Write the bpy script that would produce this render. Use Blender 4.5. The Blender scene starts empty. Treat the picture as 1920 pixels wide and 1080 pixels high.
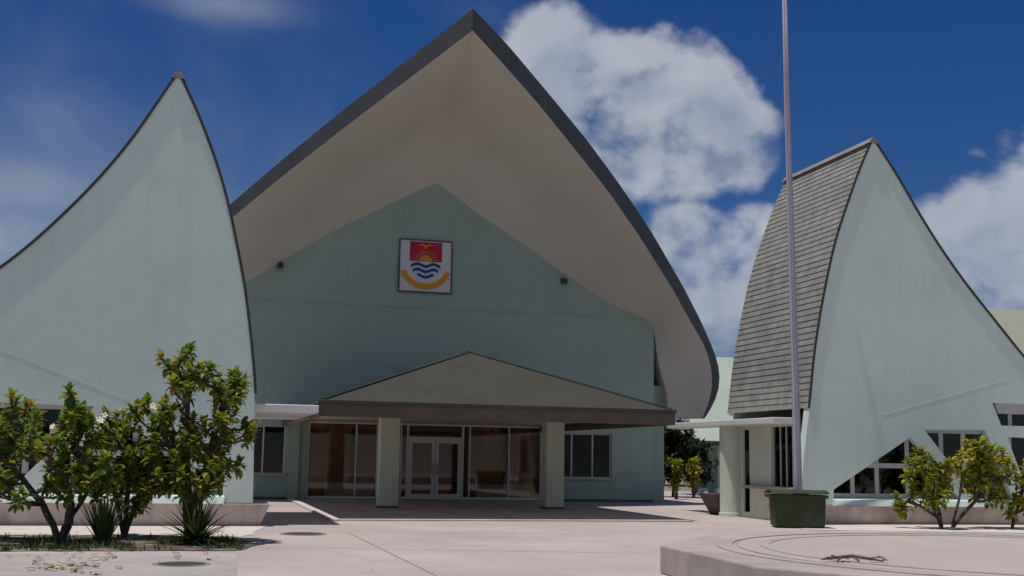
import bpy, bmesh, math, random
from mathutils import Vector, Matrix
from mathutils.geometry import tessellate_polygon
from mathutils import noise as mnoise
random.seed(7)
R = math.radians
scene = bpy.context.scene
COL = scene.collection

# ------------------------------------------------------------------ camera model (photo pixels 1920x1080)
FPX, PITCH, ROLL, EYE = 2200.0, R(8.2), R(1.0), 1.6
fwd = Vector((0, math.cos(PITCH), math.sin(PITCH)))
up0 = Vector((0, -math.sin(PITCH), math.cos(PITCH)))
rt0 = Vector((1, 0, 0))
rt = math.cos(ROLL)*rt0 + math.sin(ROLL)*up0
up = math.cos(ROLL)*up0 - math.sin(ROLL)*rt0
CAM = Vector((0, 0, EYE))
TH = R(15.0)                              # the compound's axis
U = Vector((math.cos(TH), math.sin(TH), 0))
W = Vector((-math.sin(TH), math.cos(TH), 0))   # away from the camera

def ray(px, py): return fwd*FPX + rt*(px-960) - up*(py-540)
def ground(px, py, z=0.0):
    r = ray(px, py); return CAM + r*((z-EYE)/r.z)
def on_plane(px, py, p0, n):
    r = ray(px, py); return CAM + r*((p0-CAM).dot(n)/r.dot(n))
def loc_front(p0, px, py, w=0.0):         # (u, z) of a pixel on the plane w of a frame at p0
    q = on_plane(px, py, p0+W*w, W) - p0; return (q.dot(U), q.z)
def at_depth(px, py, y):
    r = ray(px, py); return CAM + r*(y/r.y)

cd = bpy.data.cameras.new('camera'); cam = bpy.data.objects.new('camera', cd); COL.objects.link(cam)
cd.sensor_width = 36; cd.lens = FPX/1920*36; cd.clip_start = .1; cd.clip_end = 20000
M = Matrix((rt, up, -fwd)).transposed().to_4x4(); M.translation = CAM
cam.matrix_world = M; scene.camera = cam

# ------------------------------------------------------------------ materials
def srgb(r, g, b):
    f = lambda c: (c/12.92 if c <= .04045 else ((c+.055)/1.055)**2.4)
    return (f(r/255), f(g/255), f(b/255))
def mat(name, base, rough=.8, var=.12, scale=1.5, bump=0.0, bscale=20, spec=.3, metal=0, tint=None, streak=0, stain=None, crack=0):
    m = bpy.data.materials.new(name); m.use_nodes = True
    nt = m.node_tree; N = nt.nodes; L = nt.links
    b = N['Principled BSDF']; b.inputs['Roughness'].default_value = rough
    b.inputs['Specular IOR Level'].default_value = spec; b.inputs['Metallic'].default_value = metal
    tc = N.new('ShaderNodeTexCoord')
    n1 = N.new('ShaderNodeTexNoise'); n1.inputs['Scale'].default_value = scale; n1.inputs['Detail'].default_value = 8
    n1.inputs['Roughness'].default_value = .65
    L.new(tc.outputs['Object'], n1.inputs['Vector'])
    cr = N.new('ShaderNodeValToRGB'); L.new(n1.outputs['Fac'], cr.inputs['Fac'])
    lo = [c*(1-var) for c in base]; hi = [min(1, c*(1+var)) for c in (tint or base)]
    cr.color_ramp.elements[0].position = .32; cr.color_ramp.elements[1].position = .68
    cr.color_ramp.elements[0].color = (*lo, 1); cr.color_ramp.elements[1].color = (*hi, 1)
    out = cr.outputs['Color']
    def mix(fac, colour, kind='MIX'):
        nonlocal out
        x = N.new('ShaderNodeMix'); x.data_type = 'RGBA'; x.blend_type = kind
        L.new(fac, x.inputs['Factor']); L.new(out, x.inputs['A']); x.inputs['B'].default_value = (*colour, 1)
        out = x.outputs['Result']
    if streak:                              # rain streaks running down the face
        mp = N.new('ShaderNodeMapping'); mp.inputs['Scale'].default_value = (2.3, 2.3, .16)
        L.new(tc.outputs['Object'], mp.inputs['Vector'])
        n2 = N.new('ShaderNodeTexNoise'); n2.inputs['Scale'].default_value = 1.6; n2.inputs['Detail'].default_value = 6
        L.new(mp.outputs['Vector'], n2.inputs['Vector'])
        r2 = N.new('ShaderNodeMapRange'); r2.inputs['From Min'].default_value = .5; r2.inputs['From Max'].default_value = .75
        r2.inputs['To Max'].default_value = streak
        L.new(n2.outputs['Fac'], r2.inputs['Value'])
        mix(r2.outputs['Result'], [c*.5 for c in base])
    if stain:
        col, sc, lo_, hi_, amt = stain
        n3 = N.new('ShaderNodeTexNoise'); n3.inputs['Scale'].default_value = sc; n3.inputs['Detail'].default_value = 5
        n3.inputs['Distortion'].default_value = .6
        L.new(tc.outputs['Object'], n3.inputs['Vector'])
        r3 = N.new('ShaderNodeMapRange'); r3.inputs['From Min'].default_value = lo_; r3.inputs['From Max'].default_value = hi_
        r3.inputs['To Max'].default_value = amt
        L.new(n3.outputs['Fac'], r3.inputs['Value']); mix(r3.outputs['Result'], col)
    if crack:                               # hairline cracks and small dark spots of dirt
        nd = N.new('ShaderNodeTexNoise'); nd.inputs['Scale'].default_value = 1.1; nd.inputs['Detail'].default_value = 5
        L.new(tc.outputs['Object'], nd.inputs['Vector'])
        va = N.new('ShaderNodeVectorMath'); va.operation = 'MULTIPLY_ADD'; va.inputs[1].default_value = (1.2, 1.2, 0)
        L.new(nd.outputs['Color'], va.inputs[0]); L.new(tc.outputs['Object'], va.inputs[2])
        vo = N.new('ShaderNodeTexVoronoi'); vo.feature = 'DISTANCE_TO_EDGE'; vo.inputs['Scale'].default_value = crack
        L.new(va.outputs[0], vo.inputs['Vector'])
        r4 = N.new('ShaderNodeMapRange'); r4.inputs['From Min'].default_value = .0015; r4.inputs['From Max'].default_value = .006
        r4.inputs['To Min'].default_value = .28; r4.inputs['To Max'].default_value = 0
        L.new(vo.outputs['Distance'], r4.inputs['Value']); mix(r4.outputs['Result'], [c*.5 for c in base])
        n5 = N.new('ShaderNodeTexNoise'); n5.inputs['Scale'].default_value = 3.2; n5.inputs['Detail'].default_value = 9; n5.inputs['Roughness'].default_value = .75
        L.new(tc.outputs['Object'], n5.inputs['Vector'])
        r5 = N.new('ShaderNodeMapRange'); r5.inputs['From Min'].default_value = .58; r5.inputs['From Max'].default_value = .72; r5.inputs['To Max'].default_value = .35
        L.new(n5.outputs['Fac'], r5.inputs['Value']); mix(r5.outputs['Result'], [c*.6 for c in base])
    L.new(out, b.inputs['Base Color'])
    if bump:
        n4 = N.new('ShaderNodeTexNoise'); n4.inputs['Scale'].default_value = bscale; n4.inputs['Detail'].default_value = 4
        L.new(tc.outputs['Object'], n4.inputs['Vector'])
        bp = N.new('ShaderNodeBump'); bp.inputs['Strength'].default_value = bump; bp.inputs['Distance'].default_value = .02
        L.new(n4.outputs['Fac'], bp.inputs['Height']); L.new(bp.outputs['Normal'], b.inputs['Normal'])
    return m

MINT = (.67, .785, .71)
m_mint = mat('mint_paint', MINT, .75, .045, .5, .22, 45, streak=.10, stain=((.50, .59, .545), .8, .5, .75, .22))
m_mint_shaded = mat('shaded_mint_paint', (.325, .402, .345), .75, .06, .4, .2, 40, streak=.12, stain=((.26, .31, .31), .4, .52, .75, .25))  # mint wall paint with the shade under the eaves put into its colour
m_mint_pillar = mat('pale_green_paint', (.60, .655, .53), .7, .06, .8, .2, 40, streak=.15)
m_soffit = mat('cream_soffit_board', (.575, .54, .46), .8, .05, .5, .05, 30, stain=((.46, .42, .36), .35, .5, .75, .15))
m_fascia = mat('slate_grey_fascia', (.085, .09, .10), .6, .15, 1.2, .1, 30, streak=.3)
m_roof = mat('grey_shingle', (.25, .25, .232), .85, .16, 3, .25, 35, tint=(.29, .287, .255), streak=.25, stain=((.16, .17, .16), 1.0, .5, .75, .4))
m_porchroof = mat('brown_grey_roof_sheet', (.053, .050, .038), .8, .12, .8, .3, 30, streak=.3)
m_porchfascia = mat('dark_brown_fascia', (.105, .087, .064), .65, .2, 1.5, .1, 30, stain=((.13, .10, .08), 1.2, .5, .7, .5))
m_trim = mat('dark_verge_trim', (.06, .062, .062), .6, .2, 2)
m_white = mat('white_paint', (.70, .70, .68), .5, .05, 2, .05, 30, streak=.2)
m_frame = mat('grey_white_frame', (.50, .49, .48), .5, .08, 2)
m_plinth = mat('pinkish_plinth_concrete', (.50, .425, .39), .9, .14, 1.6, .4, 28, streak=.5, stain=((.22, .17, .15), .9, .5, .75, .6))
m_conc = mat('pink_concrete_paving', (.465, .385, .355), .9, .09, .35, .35, 60, tint=(.485, .412, .388), stain=((.36, .31, .295), .16, .48, .70, .6), crack=.22)
m_greyconc = mat('grey_concrete_paving', (.42, .38, .355), .9, .12, .6, .4, 50, stain=((.27, .25, .235), .5, .48, .7, .6), crack=.3)
m_sand = mat('pale_coral_sand', (.62, .55, .50), .95, .1, 2.5, .6, 40, stain=((.40, .35, .31), 1.3, .55, .75, .5))
m_soil = mat('shaded_soil', (.10, .08, .062), .95, .35, 3, .8, 30, stain=((.36, .32, .27), 1.8, .52, .66, .8))  # soil darkened in colour to stand in for the shrubs' shade
m_kerb = mat('pale_kerb_concrete', (.58, .50, .47), .85, .1, 1.5, .3, 40)
m_plat = mat('platform_concrete', (.45, .38, .352), .9, .12, .7, .4, 40, streak=.3, stain=((.30, .255, .235), .9, .48, .7, .6))
m_pink = mat('faded_pink_paint', (.475, .385, .36), .85, .08, .5, .3, 40, stain=((.42, .37, .33), .6, .44, .62, .9))
m_groove = mat('weathered_ring_kerb', (.43, .36, .34), .9, .15, 1.4, .3, 40)
m_far = mat('far_ground', (.22, .205, .16), .95, .2, .08, 0)
m_bin = mat('dark_green_plastic', (.030, .046, .014), .6, .25, 2.5, .05, 30, spec=.4, stain=((.075, .085, .06), 1.8, .5, .75, .4))
m_plinth_shaded = mat('shaded_plinth_concrete', (.12, .09, .085), .9, .2, 2, .3, 30)  # plinth concrete darkened in colour to imitate shade below the canopy
m_black = mat('black_rubber', (.02, .02, .02), .7, .2, 3)
m_pole = mat('lavender_grey_metal', (.37, .345, .41), .7, .1, 1.2, .05, 30, spec=.4, stain=((.27, .24, .27), 1.2, .5, .75, .5))
m_wood = mat('brown_wood_panel', (.46, .19, .085), .55, .3, 1.5)
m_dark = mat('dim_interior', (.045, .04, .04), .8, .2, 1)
m_tile = mat('lobby_tile', (.30, .25, .22), .5, .1, 2)
m_lamp = mat('dark_lamp_housing', (.09, .095, .085), .5, .2, 4)
m_cover = mat('dark_iron_cover', (.06, .055, .052), .7, .3, 6, .4, 60)
m_bark = mat('dark_bark', (.055, .042, .038), .9, .35, 6, .8, 30, tint=(.10, .08, .07))
m_dry = mat('dry_leaf', (.34, .235, .10), .85, .35, 9)
m_twig = mat('grey_brown_twig', (.16, .125, .115), .9, .3, 8)
m_palegreen = mat('pale_green_roof_sheet', (.40, .46, .38), .7, .08, .5, .1, 20)
m_olive = mat('pale_olive_roof_sheet', (.34, .345, .27), .75, .08, .4, .1, 20)
m_teal = mat('teal_paint', (.045, .16, .18), .55, .2, 3)
m_board = mat('white_sign_board', (.60, .58, .60), .5, .03, 2)
m_red = mat('crimson_paint', (.42, .012, .035), .5, .12, 3)
m_gold = mat('gold_yellow_paint', (.62, .27, .015), .5, .12, 3)
m_blue = mat('navy_blue_paint', (.015, .04, .22), .5, .1, 3)
m_joint = mat('pavement_joint', (.27, .235, .22), .95, .2, 2)

def leaf_mat(name, hue):
    m = bpy.data.materials.new(name); m.use_nodes = True
    nt = m.node_tree; N = nt.nodes; L = nt.links
    b = N['Principled BSDF']; b.inputs['Roughness'].default_value = .45; b.inputs['Specular IOR Level'].default_value = .35
    at = N.new('ShaderNodeAttribute'); at.attribute_name = 'leafcol'
    cr = N.new('ShaderNodeValToRGB'); e = cr.color_ramp.elements
    e[0].position = hue[0][0]; e[0].color = (*hue[0][1], 1); e[1].position = hue[-1][0]; e[1].color = (*hue[-1][1], 1)
    for p, c in hue[1:-1]:
        k = cr.color_ramp.elements.new(p); k.color = (*c, 1)
    L.new(at.outputs['Fac'], cr.inputs['Fac']); L.new(cr.outputs['Color'], b.inputs['Base Color'])
    tr = N.new('ShaderNodeBsdfTranslucent'); mx = N.new('ShaderNodeMixShader'); mx.inputs[0].default_value = .42
    L.new(cr.outputs['Color'], tr.inputs['Color'])
    L.new(b.outputs[0], mx.inputs[1]); L.new(tr.outputs[0], mx.inputs[2]); L.new(mx.outputs[0], N['Material Output'].inputs[0])
    return m
m_leaf = leaf_mat('frangipani_leaf', [(0, (.045, .095, .016)), (.35, (.10, .175, .024)), (.62, (.19, .26, .03)), (.86, (.34, .35, .04)), (.97, (.44, .33, .045)), (1, (.5, .19, .05))])
m_leaf2 = leaf_mat('yellow_green_leaf', [(0, (.06, .105, .018)), (.4, (.18, .22, .028)), (.7, (.36, .37, .04)), (.95, (.45, .39, .045)), (1, (.47, .24, .04))])
m_agave = leaf_mat('agave_leaf', [(0, (.014, .026, .009)), (.6, (.04, .06, .016)), (1, (.13, .14, .04))])
m_strap = leaf_mat('strap_leaf', [(0, (.03, .06, .014)), (.6, (.075, .115, .026)), (1, (.25, .24, .07))])
m_weed = leaf_mat('weed_leaf', [(0, (.022, .042, .01)), (.6, (.05, .075, .018)), (1, (.16, .15, .05))])
m_far_leaf = leaf_mat('dark_shrub_leaf', [(0, (.010, .022, .007)), (.55, (.022, .042, .010)), (.9, (.07, .10, .02)), (1, (.25, .27, .03))])
m_petal = mat('white_petal', (.78, .72, .62), .6, .08, 8)

def glass_mat(name, tint, refl=1.0):
    m = bpy.data.materials.new(name); m.use_nodes = True
    nt = m.node_tree; N = nt.nodes; L = nt.links
    t = N.new('ShaderNodeBsdfTransparent'); t.inputs['Color'].default_value = (*tint, 1)
    g = N.new('ShaderNodeBsdfGlossy'); g.inputs['Roughness'].default_value = .03
    g.inputs['Color'].default_value = (refl, refl, refl, 1)
    f = N.new('ShaderNodeFresnel'); f.inputs['IOR'].default_value = 1.5
    mx = N.new('ShaderNodeMixShader')
    L.new(f.outputs[0], mx.inputs[0]); L.new(t.outputs[0], mx.inputs[1]); L.new(g.outputs[0], mx.inputs[2])
    L.new(mx.outputs[0], N['Material Output'].inputs[0]); return m
m_glass = glass_mat('lobby_glass', (.88, .84, .82))
m_glass2 = glass_mat('dark_window_glass', (.35, .35, .37))

# ------------------------------------------------------------------ mesh builder
class MB:
    def __init__(s): s.v = []; s.f = []; s.c = []
    def quad(s, *p, c=None):
        n = len(s.v); s.v += [tuple(q) for q in p]; s.f.append(tuple(range(n, n+len(p)))); s.c.append(c if c is not None else .5)
    def box(s, x0, x1, y0, y1, z0, z1):
        n = len(s.v)
        s.v += [(x, y, z) for z in (z0, z1) for y in (y0, y1) for x in (x0, x1)]
        for f in ((0, 2, 3, 1), (4, 5, 7, 6), (0, 1, 5, 4), (2, 6, 7, 3), (0, 4, 6, 2), (1, 3, 7, 5)):
            s.f.append(tuple(n+i for i in f)); s.c.append(.5)
    def hexa(s, b, t):                    # bottom and top quads
        n = len(s.v); s.v += [tuple(p) for p in b] + [tuple(p) for p in t]
        for f in ((3, 2, 1, 0), (4, 5, 6, 7), (0, 1, 5, 4), (1, 2, 6, 5), (2, 3, 7, 6), (3, 0, 4, 7)):
            s.f.append(tuple(n+i for i in f)); s.c.append(.5)
    def prism(s, polys, w0, w1, axis='w'):
        # polys: outline then holes, in (a, z); extruded along the other horizontal axis
        P = (lambda a, z, w: (a, w, z)) if axis == 'w' else ((lambda a, z, w: (w, a, z)) if axis == 'u' else (lambda a, z, w: (a, z, w)))
        flat = [p for q in polys for p in q]
        tri = tessellate_polygon([[Vector((p[0], p[1], 0)) for p in q] for q in polys])
        n = len(s.v); k = len(flat)
        s.v += [P(p[0], p[1], w0) for p in flat] + [P(p[0], p[1], w1) for p in flat]
        for t in tri:
            s.f.append(tuple(n+i for i in t)); s.f.append(tuple(n+k+i for i in reversed(t))); s.c += [.5, .5]
        o = 0
        for q in polys:
            L = len(q)
            for i in range(L):
                j = (i+1) % L
                s.f.append((n+o+i, n+o+j, n+k+o+j, n+k+o+i)); s.c.append(.5)
            o += L
    def bar(s, a, b, t, h=None):          # square bar between two points
        a, b = Vector(a), Vector(b); d = (b-a).normalized(); h = h or t
        x = d.cross(Vector((0, 0, 1)));
        if x.length < 1e-3: x = Vector((1, 0, 0))
        x.normalize(); y = x.cross(d)
        ring = lambda c: [c+x*t/2*i+y*h/2*j for i, j in ((-1, -1), (1, -1), (1, 1), (-1, 1))]
        s.hexa(ring(a), ring(b))
    def tube(s, pts, rad, n=8, cap=True):
        pts = [Vector(p) for p in pts]; rings = []
        for i, p in enumerate(pts):
            d = (pts[min(i+1, len(pts)-1)] - pts[max(i-1, 0)]).normalized()
            x = d.cross(Vector((.13, .97, .2)));
            if x.length < 1e-3: x = Vector((1, 0, 0))
            x.normalize(); y = x.cross(d); b = len(s.v); r = rad[i] if hasattr(rad, '__len__') else rad
            s.v += [tuple(p + x*r*math.cos(6.2832*k/n) + y*r*math.sin(6.2832*k/n)) for k in range(n)]
            rings.append(b)
        for a, b in zip(rings, rings[1:]):
            for k in range(n):
                s.f.append((a+k, a+(k+1) % n, b+(k+1) % n, b+k)); s.c.append(.5)
        if cap:
            s.f.append(tuple(range(rings[-1], rings[-1]+n))); s.f.append(tuple(reversed(range(rings[0], rings[0]+n)))); s.c += [.5, .5]
    def lathe(s, prof, cx=0, cy=0, n=24):
        b = len(s.v)
        for r, z in prof:
            s.v += [(cx+r*math.cos(6.2832*k/n), cy+r*math.sin(6.2832*k/n), z) for k in range(n)]
        for i in range(len(prof)-1):
            for k in range(n):
                s.f.append((b+i*n+k, b+i*n+(k+1) % n, b+(i+1)*n+(k+1) % n, b+(i+1)*n+k)); s.c.append(.5)
        s.f.append(tuple(b+(len(prof)-1)*n+k for k in range(n))); s.f.append(tuple(b+k for k in reversed(range(n)))); s.c += [.5, .5]
    def grid(s, rows):
        n = len(s.v); w = len(rows[0])
        for r in rows: s.v += [tuple(p) for p in r]
        for i in range(len(rows)-1):
            for j in range(w-1):
                s.f.append((n+i*w+j, n+i*w+j+1, n+(i+1)*w+j+1, n+(i+1)*w+j)); s.c.append(.5)
    def build(s, name, m, parent=None, smooth=False, bevel=0, loc=None, col=False, recalc=True):
        me = bpy.data.meshes.new(name); me.from_pydata(s.v, [], s.f)
        if col:
            a = me.attributes.new('leafcol', 'FLOAT', 'FACE'); a.data.foreach_set('value', s.c)
        if recalc:
            bm = bmesh.new(); bm.from_mesh(me); bmesh.ops.recalc_face_normals(bm, faces=bm.faces); bm.to_mesh(me); bm.free()
        me.materials.append(m)
        if smooth: me.polygons.foreach_set('use_smooth', [True]*len(me.polygons))
        o = bpy.data.objects.new(name, me); COL.objects.link(o)
        if parent: o.parent = parent
        if loc is not None: o.location = loc
        if bevel:
            b = o.modifiers.new('bevel', 'BEVEL'); b.width = bevel; b.segments = 2; b.limit_method = 'ANGLE'; b.angle_limit = R(40)
        return o

def tag(o, label=None, cat=None, group=None, kind=None):
    if label: o['label'] = label
    if cat: o['category'] = cat
    if group: o['group'] = group
    if kind: o['kind'] = kind
    return o
def empty(name, loc, rz=0):
    o = bpy.data.objects.new(name, None); COL.objects.link(o); o.location = loc; o.rotation_euler = (0, 0, rz)
    o.empty_display_size = .3; return o
def resample(pts, n):
    pts = [Vector(p) for p in pts]; L = [0]
    for a, b in zip(pts, pts[1:]): L.append(L[-1]+(b-a).length)
    out = []
    for i in range(n):
        t = L[-1]*i/(n-1); k = 0
        while k < len(L)-2 and L[k+1] < t: k += 1
        f = (t-L[k])/max(1e-9, L[k+1]-L[k]); out.append(pts[k].lerp(pts[k+1], f))
    return out
def smooth_curve(pts, it=2):
    pts = [Vector(p) for p in pts]
    for _ in range(it):
        pts = [pts[0]] + [(pts[i-1]+pts[i]*2+pts[i+1])/4 for i in range(1, len(pts)-1)] + [pts[-1]]
    return pts

# ------------------------------------------------------------------ ground
g = MB(); g.quad((-4000, -4000, -.004), (4000, -4000, -.004), (4000, 4000, -.004), (-4000, 4000, -.004))
tag(g.build('ground', m_far), kind='structure')
g = MB(); g.quad((-45, -8, 0), (45, -8, 0), (45, 62, 0), (-45, 62, 0))
tag(g.build('pavement', m_conc), kind='structure')
def sheet(name, px, m, z, kind='structure', wob=0):
    pts = [ground(*p) for p in px]
    if wob:
        pts = resample(pts+[pts[0]], 90)[:-1]
        pts = [p+Vector((mnoise.noise(p*1.7), mnoise.noise(p*1.7+Vector((9, 3, 1))), 0))*wob for p in pts]
    b = MB(); t = tessellate_polygon([[Vector((p.x, p.y, 0)) for p in pts]])
    b.v = [(p.x, p.y, z) for p in pts]; b.f = [tuple(q) for q in t]; b.c = [.5]*len(t)
    o = b.build(name, m)
    for p in o.data.polygons:
        if p.normal.z < 0: p.flip()
    return tag(o, kind=kind)
sheet('side_path', [(-500, 1120), (-700, 1040), (443, 1038), (447, 1120)], m_greyconc, .004)
sheet('sand_strip', [(-700, 986), (505, 984), (470, 1003), (430, 1012), (-700, 1014)], m_sand, .008, wob=.12)
sheet('sand_bank', [(1556, 975), (2200, 980), (2300, 1008), (1900, 1000), (1640, 996), (1500, 993)], m_sand, .008, wob=.12)
sheet('planting_bed', [(-700, 1003), (330, 1004), (440, 1012), (500, 1019), (440, 1033), (-700, 1036)], m_soil, .012, wob=.16)
# pavement joints, each a thin groove line laid on the paving
j = MB()
for (a, b) in (((655, 1000), (900, 1120)), ((470, 1026), (1240, 1038)), ((640, 999), (1260, 1001))):
    A, B = ground(*a), ground(*b); d = (B-A).normalized(); x = d.cross(Vector((0, 0, 1)))*.012
    j.quad(*[(p.x, p.y, .004) for p in (A-x, B-x, B+x, A+x)])
tag(j.build('pavement_joint', m_joint), kind='structure')

# ------------------------------------------------------------------ main hall
P0 = ground(815, 939)
hall = empty('assembly_hall', P0, TH)
tag(hall, 'large mint green hall with tall pointed curved roof, deep cream eaves and a glazed porch', 'hall')
UR = -.18
vr_apex = 5.22
def vprof(du):
    k = max(0, min(1, (abs(du)-8.6)/1.7))
    return vr_apex + (1.35-vr_apex)*min(1, abs(du)/10.2) - .55*k*k*(3-2*k)
def verge(pxs):
    out = []
    for (x, y) in pxs:
        v = vr_apex
        for _ in range(60):
            u, z = loc_front(P0, x, y, -v); v = vprof(u-UR)
        out.append(Vector((u, -v, z)))
    return out
SR = [(886,57),(934,109),(1014,200),(1078,280),(1140,358),(1201,446),(1260,540),(1300,612),(1326,657),(1335,695),(1336,724),(1329,758),(1317,783)]
TR = [(887,16),(952,84),(1035,183),(1098,259),(1160,343),(1220,432),(1277,530),(1312,597),(1340,660),(1351,697),(1349,728),(1338,760),(1321,785)]
SL = [(886,57),(790,130),(659,229),(545,318),(428,414)]
TL = [(887,16),(772,106),(640,209),(527,301),(410,402)]
vS, vT, lS, lT = verge(SR), verge(TR), verge(SL), verge(TL)
def extend(left, right):
    e = left[-1]; du = abs(e.x-UR); m = [Vector((2*UR-p.x, p.y, p.z)) for p in right]
    # mirrored right side below the last seen left point
    below = [p for p in m if p.z < e.z-.6]
    mz = min(m, key=lambda p: abs(p.z-e.z)); off = e.x-mz.x
    out = list(left)
    for i, p in enumerate(below): out.append(Vector((p.x+off*(1-(i+1)/len(below)), p.y, p.z)))
    return out
lS, lT = extend(lS, vS), extend(lT, vT)
WR = [(UR, 11.67), (.82, 10.99), (1.44, 10.56), (3.55, 9.3), (5.68, 7.98), (7.2, 7.2), (8.15, 6.92), (8.42, 6.74), (8.53, 5.75), (8.68, 4.95), (8.95, 4.2), (9.02, 3.6), (8.85, 3.2)]
WL = [(UR, 11.67), (-1.01, 11.28), (-2.18, 10.61), (-3.71, 9.76), (-5.2, 8.79), (-6.65, 7.74), (-8.1, 6.9), (-8.78, 6.5), (-9.1, 5.75), (-9.35, 4.95), (-9.48, 4.2), (-9.41, 3.6), (-9.2, 3.2)]
NS = 44
DEPTH = 24.0
sof = MB(); inn = MB(); fas = MB(); rf = MB(); FB = []
for S, T, Wc, sgn in ((vS, vT, WR, 1), (lS, lT, WL, -1)):
    a = smooth_curve(resample(S, NS), 1); t = smooth_curve(resample(T, NS), 1)
    w = smooth_curve(resample([Vector((p[0], 0, p[1])) for p in Wc], NS), 1)
    f = []
    for i in range(NS):
        k = i/(NS-1); p = w[i].lerp(a[i], .28); p.z += 1.08*max(0, 1-k/.55)**1.2; f.append(p)
    ow = []
    for i in range(NS):
        d = (w[min(i+1, NS-1)]-w[max(i-1, 0)]).normalized(); n = Vector((-d.z, 0, d.x))
        if n.x*sgn < 0: n = -n
        th = .5*(1-i/(NS-1))+.14
        o = w[i]+n*th
        if i == 0: o = Vector((UR, 0, w[0].z+.85))
        ow.append(o)
    of = []                                # outer shell above the fold line, so the soffit never pierces it
    for i in range(NS):
        p = ow[i].lerp(t[i], .28); lift = 1.08*max(0, 1-(i/(NS-1))/.55)**1.2; of.append(Vector((p.x, p.y, p.z+lift)))
    back = lambda L: [p+Vector((0, DEPTH-p.y, 0)) for p in L]
    mid = lambda A, B, k: [x.lerp(y, k) for x, y in zip(A, B)]
    rows = []
    for q in range(13):
        x = q/12; ctrl = [p.lerp(r, .5) for p, r in zip(mid(a, w, .72), f)]
        m1_, m2_ = mid(a, f, min(1, x/.72)), mid(f, w, max(0, (x-.72)/.28))
        rows.append([(p if x <= .72 else r) for p, r in zip(m1_, m2_)])
    for _ in range(1):
        rows = [rows[0]]+[[(p+c*2+n)/4 for p, c, n in zip(rows[i-1], rows[i], rows[i+1])] for i in range(1, 12)]+[rows[12]]
    sof.grid(rows)
    inn.grid([w, back(w)])
    fas.grid([a, t])
    rf.grid([t, mid(t, of, .5), of, ow, back(ow)])
    fa2 = MB(); fa2.grid([back(w), back(ow)]); FB.append(fa2)
    # the underside that closes the eave end
    rf.grid([[a[-1], f[-1], w[-1], back(w)[-1]], [t[-1], of[-1], ow[-1], back(ow)[-1]]])
roof = rf.build('roof', m_roof, hall, smooth=True)
sof.build('soffit', m_soffit, roof, smooth=True)
inn.build('ceiling', m_soffit, roof, smooth=True)
fas.build('fascia', m_fascia, roof)
for q in FB: q.build('fascia', m_fascia, roof)

wall_top = [p for p in reversed(WR[:8])] + [p for p in WL[1:8]]
outline = [(-8.78, 0), (8.42, 0)] + wall_top
def rect(u0, u1, z0, z1): return [(u0, z0), (u1, z0), (u1, z1), (u0, z1)]
ENT = (-4.62, 4.02, .06, 2.74)
WINR = (4.35, 6.73, .86, 2.53); WINL = (-7.75, -5.36, .86, 2.56)
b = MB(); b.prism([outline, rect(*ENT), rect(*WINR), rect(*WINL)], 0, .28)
fw = b.build('front_wall', m_mint_shaded, hall)
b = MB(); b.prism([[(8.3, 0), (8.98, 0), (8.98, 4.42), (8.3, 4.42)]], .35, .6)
b.box(8.72, 8.98, .603, DEPTH-.3, 0, 4.2); b.build('side_wall', m_mint_shaded, hall)
b = MB(); b.box(-9.3, -9.04, .3, DEPTH-.3, 0, 4.2); b.build('side_wall', m_mint_shaded, hall)
b = MB(); b.prism([[(-9.03, 0), (8.7, 0)] + wall_top], DEPTH-.6, DEPTH-.35); b.build('rear_wall', m_mint_shaded, hall)
b = MB(); b.box(-8.78, 8.4, -.02, -.002, 6.93, 6.985); b.build('wall_moulding', m_mint_shaded, hall)
for a0, a1 in ((4.06, 8.4), (-8.7, -5.25)):
    b = MB(); b.box(a0, a1, -.025, -.002, 0, .10); b.build('base_shadow_strip', m_lamp, hall)  # dark strip imitating the plinth shadow along the wall foot
b = MB(); b.box(-5.2, -4.9, -.26, -.003, 0, 2.72); b.box(-4.89, -4.64, -.12, -.003, 0, 2.72); b.build('pilaster', m_mint_shaded, hall)

def window(parent, u0, u1, z0, z1, divs, w=.10, bars=(), fm=m_frame, gm=m_glass2, t=.055):
    f = MB()
    for z in (z0, z1-t): f.box(u0, u1, w, w+.06, z, z+t)
    for k, u in enumerate([u0]+list(divs)+[u1-t]): f.box(u, u+t, w-.004, w+.064, z0+t+.001, z1-t-.001)
    for z in bars: f.box(u0+t+.001, u1-t-.001, w+.004, w+.056, z, z+.04)
    fo = f.build('window', fm, parent)
    p = MB(); p.box(u0+.02, u1-.02, w+.025, w+.035, z0+.02, z1-.02); p.build('pane', gm, fo)
    return fo
window(hall, *WINR, divs=(5.145, 5.965)); window(hall, *WINL, divs=(-6.95, -6.15))
# sills
b = MB(); b.box(4.28, 6.8, -.07, .08, .80, .858); b.build('window_sill', m_mint_shaded, hall)
b = MB(); b.box(-7.82, -5.29, -.07, .08, .80, .858); b.build('window_sill', m_mint_shaded, hall)
# rooms behind the windows with hanging curtains
for u0, u1 in ((4.3, 8.3), (-8.6, -4.9)):
    b = MB(); b.box(u0, u1, 2.6, 2.7, 0, 3); b.box(u0, u1, .3, 2.6, 2.9, 3); b.box(u0, u1, .3, 2.6, .01, .05); b.build('office_interior', m_dark, hall)
m_curtain = mat('dull_plum_curtain', (.13, .07, .085), .9, .25, 2, streak=.5)
for u0, u1 in ((4.4, 6.7), (-7.7, -5.4)):
    rows = [[], []]
    n = 90
    for i in range(n+1):
        x = u0+(u1-u0)*i/n; y = .40+.035*math.sin(i*1.05)+.012*math.sin(i*2.7)
        rows[0].append((x, y, .7)); rows[1].append((x, y, 2.65))
    b = MB(); b.grid(rows); b.build('curtain', m_curtain, hall, smooth=True)
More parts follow.
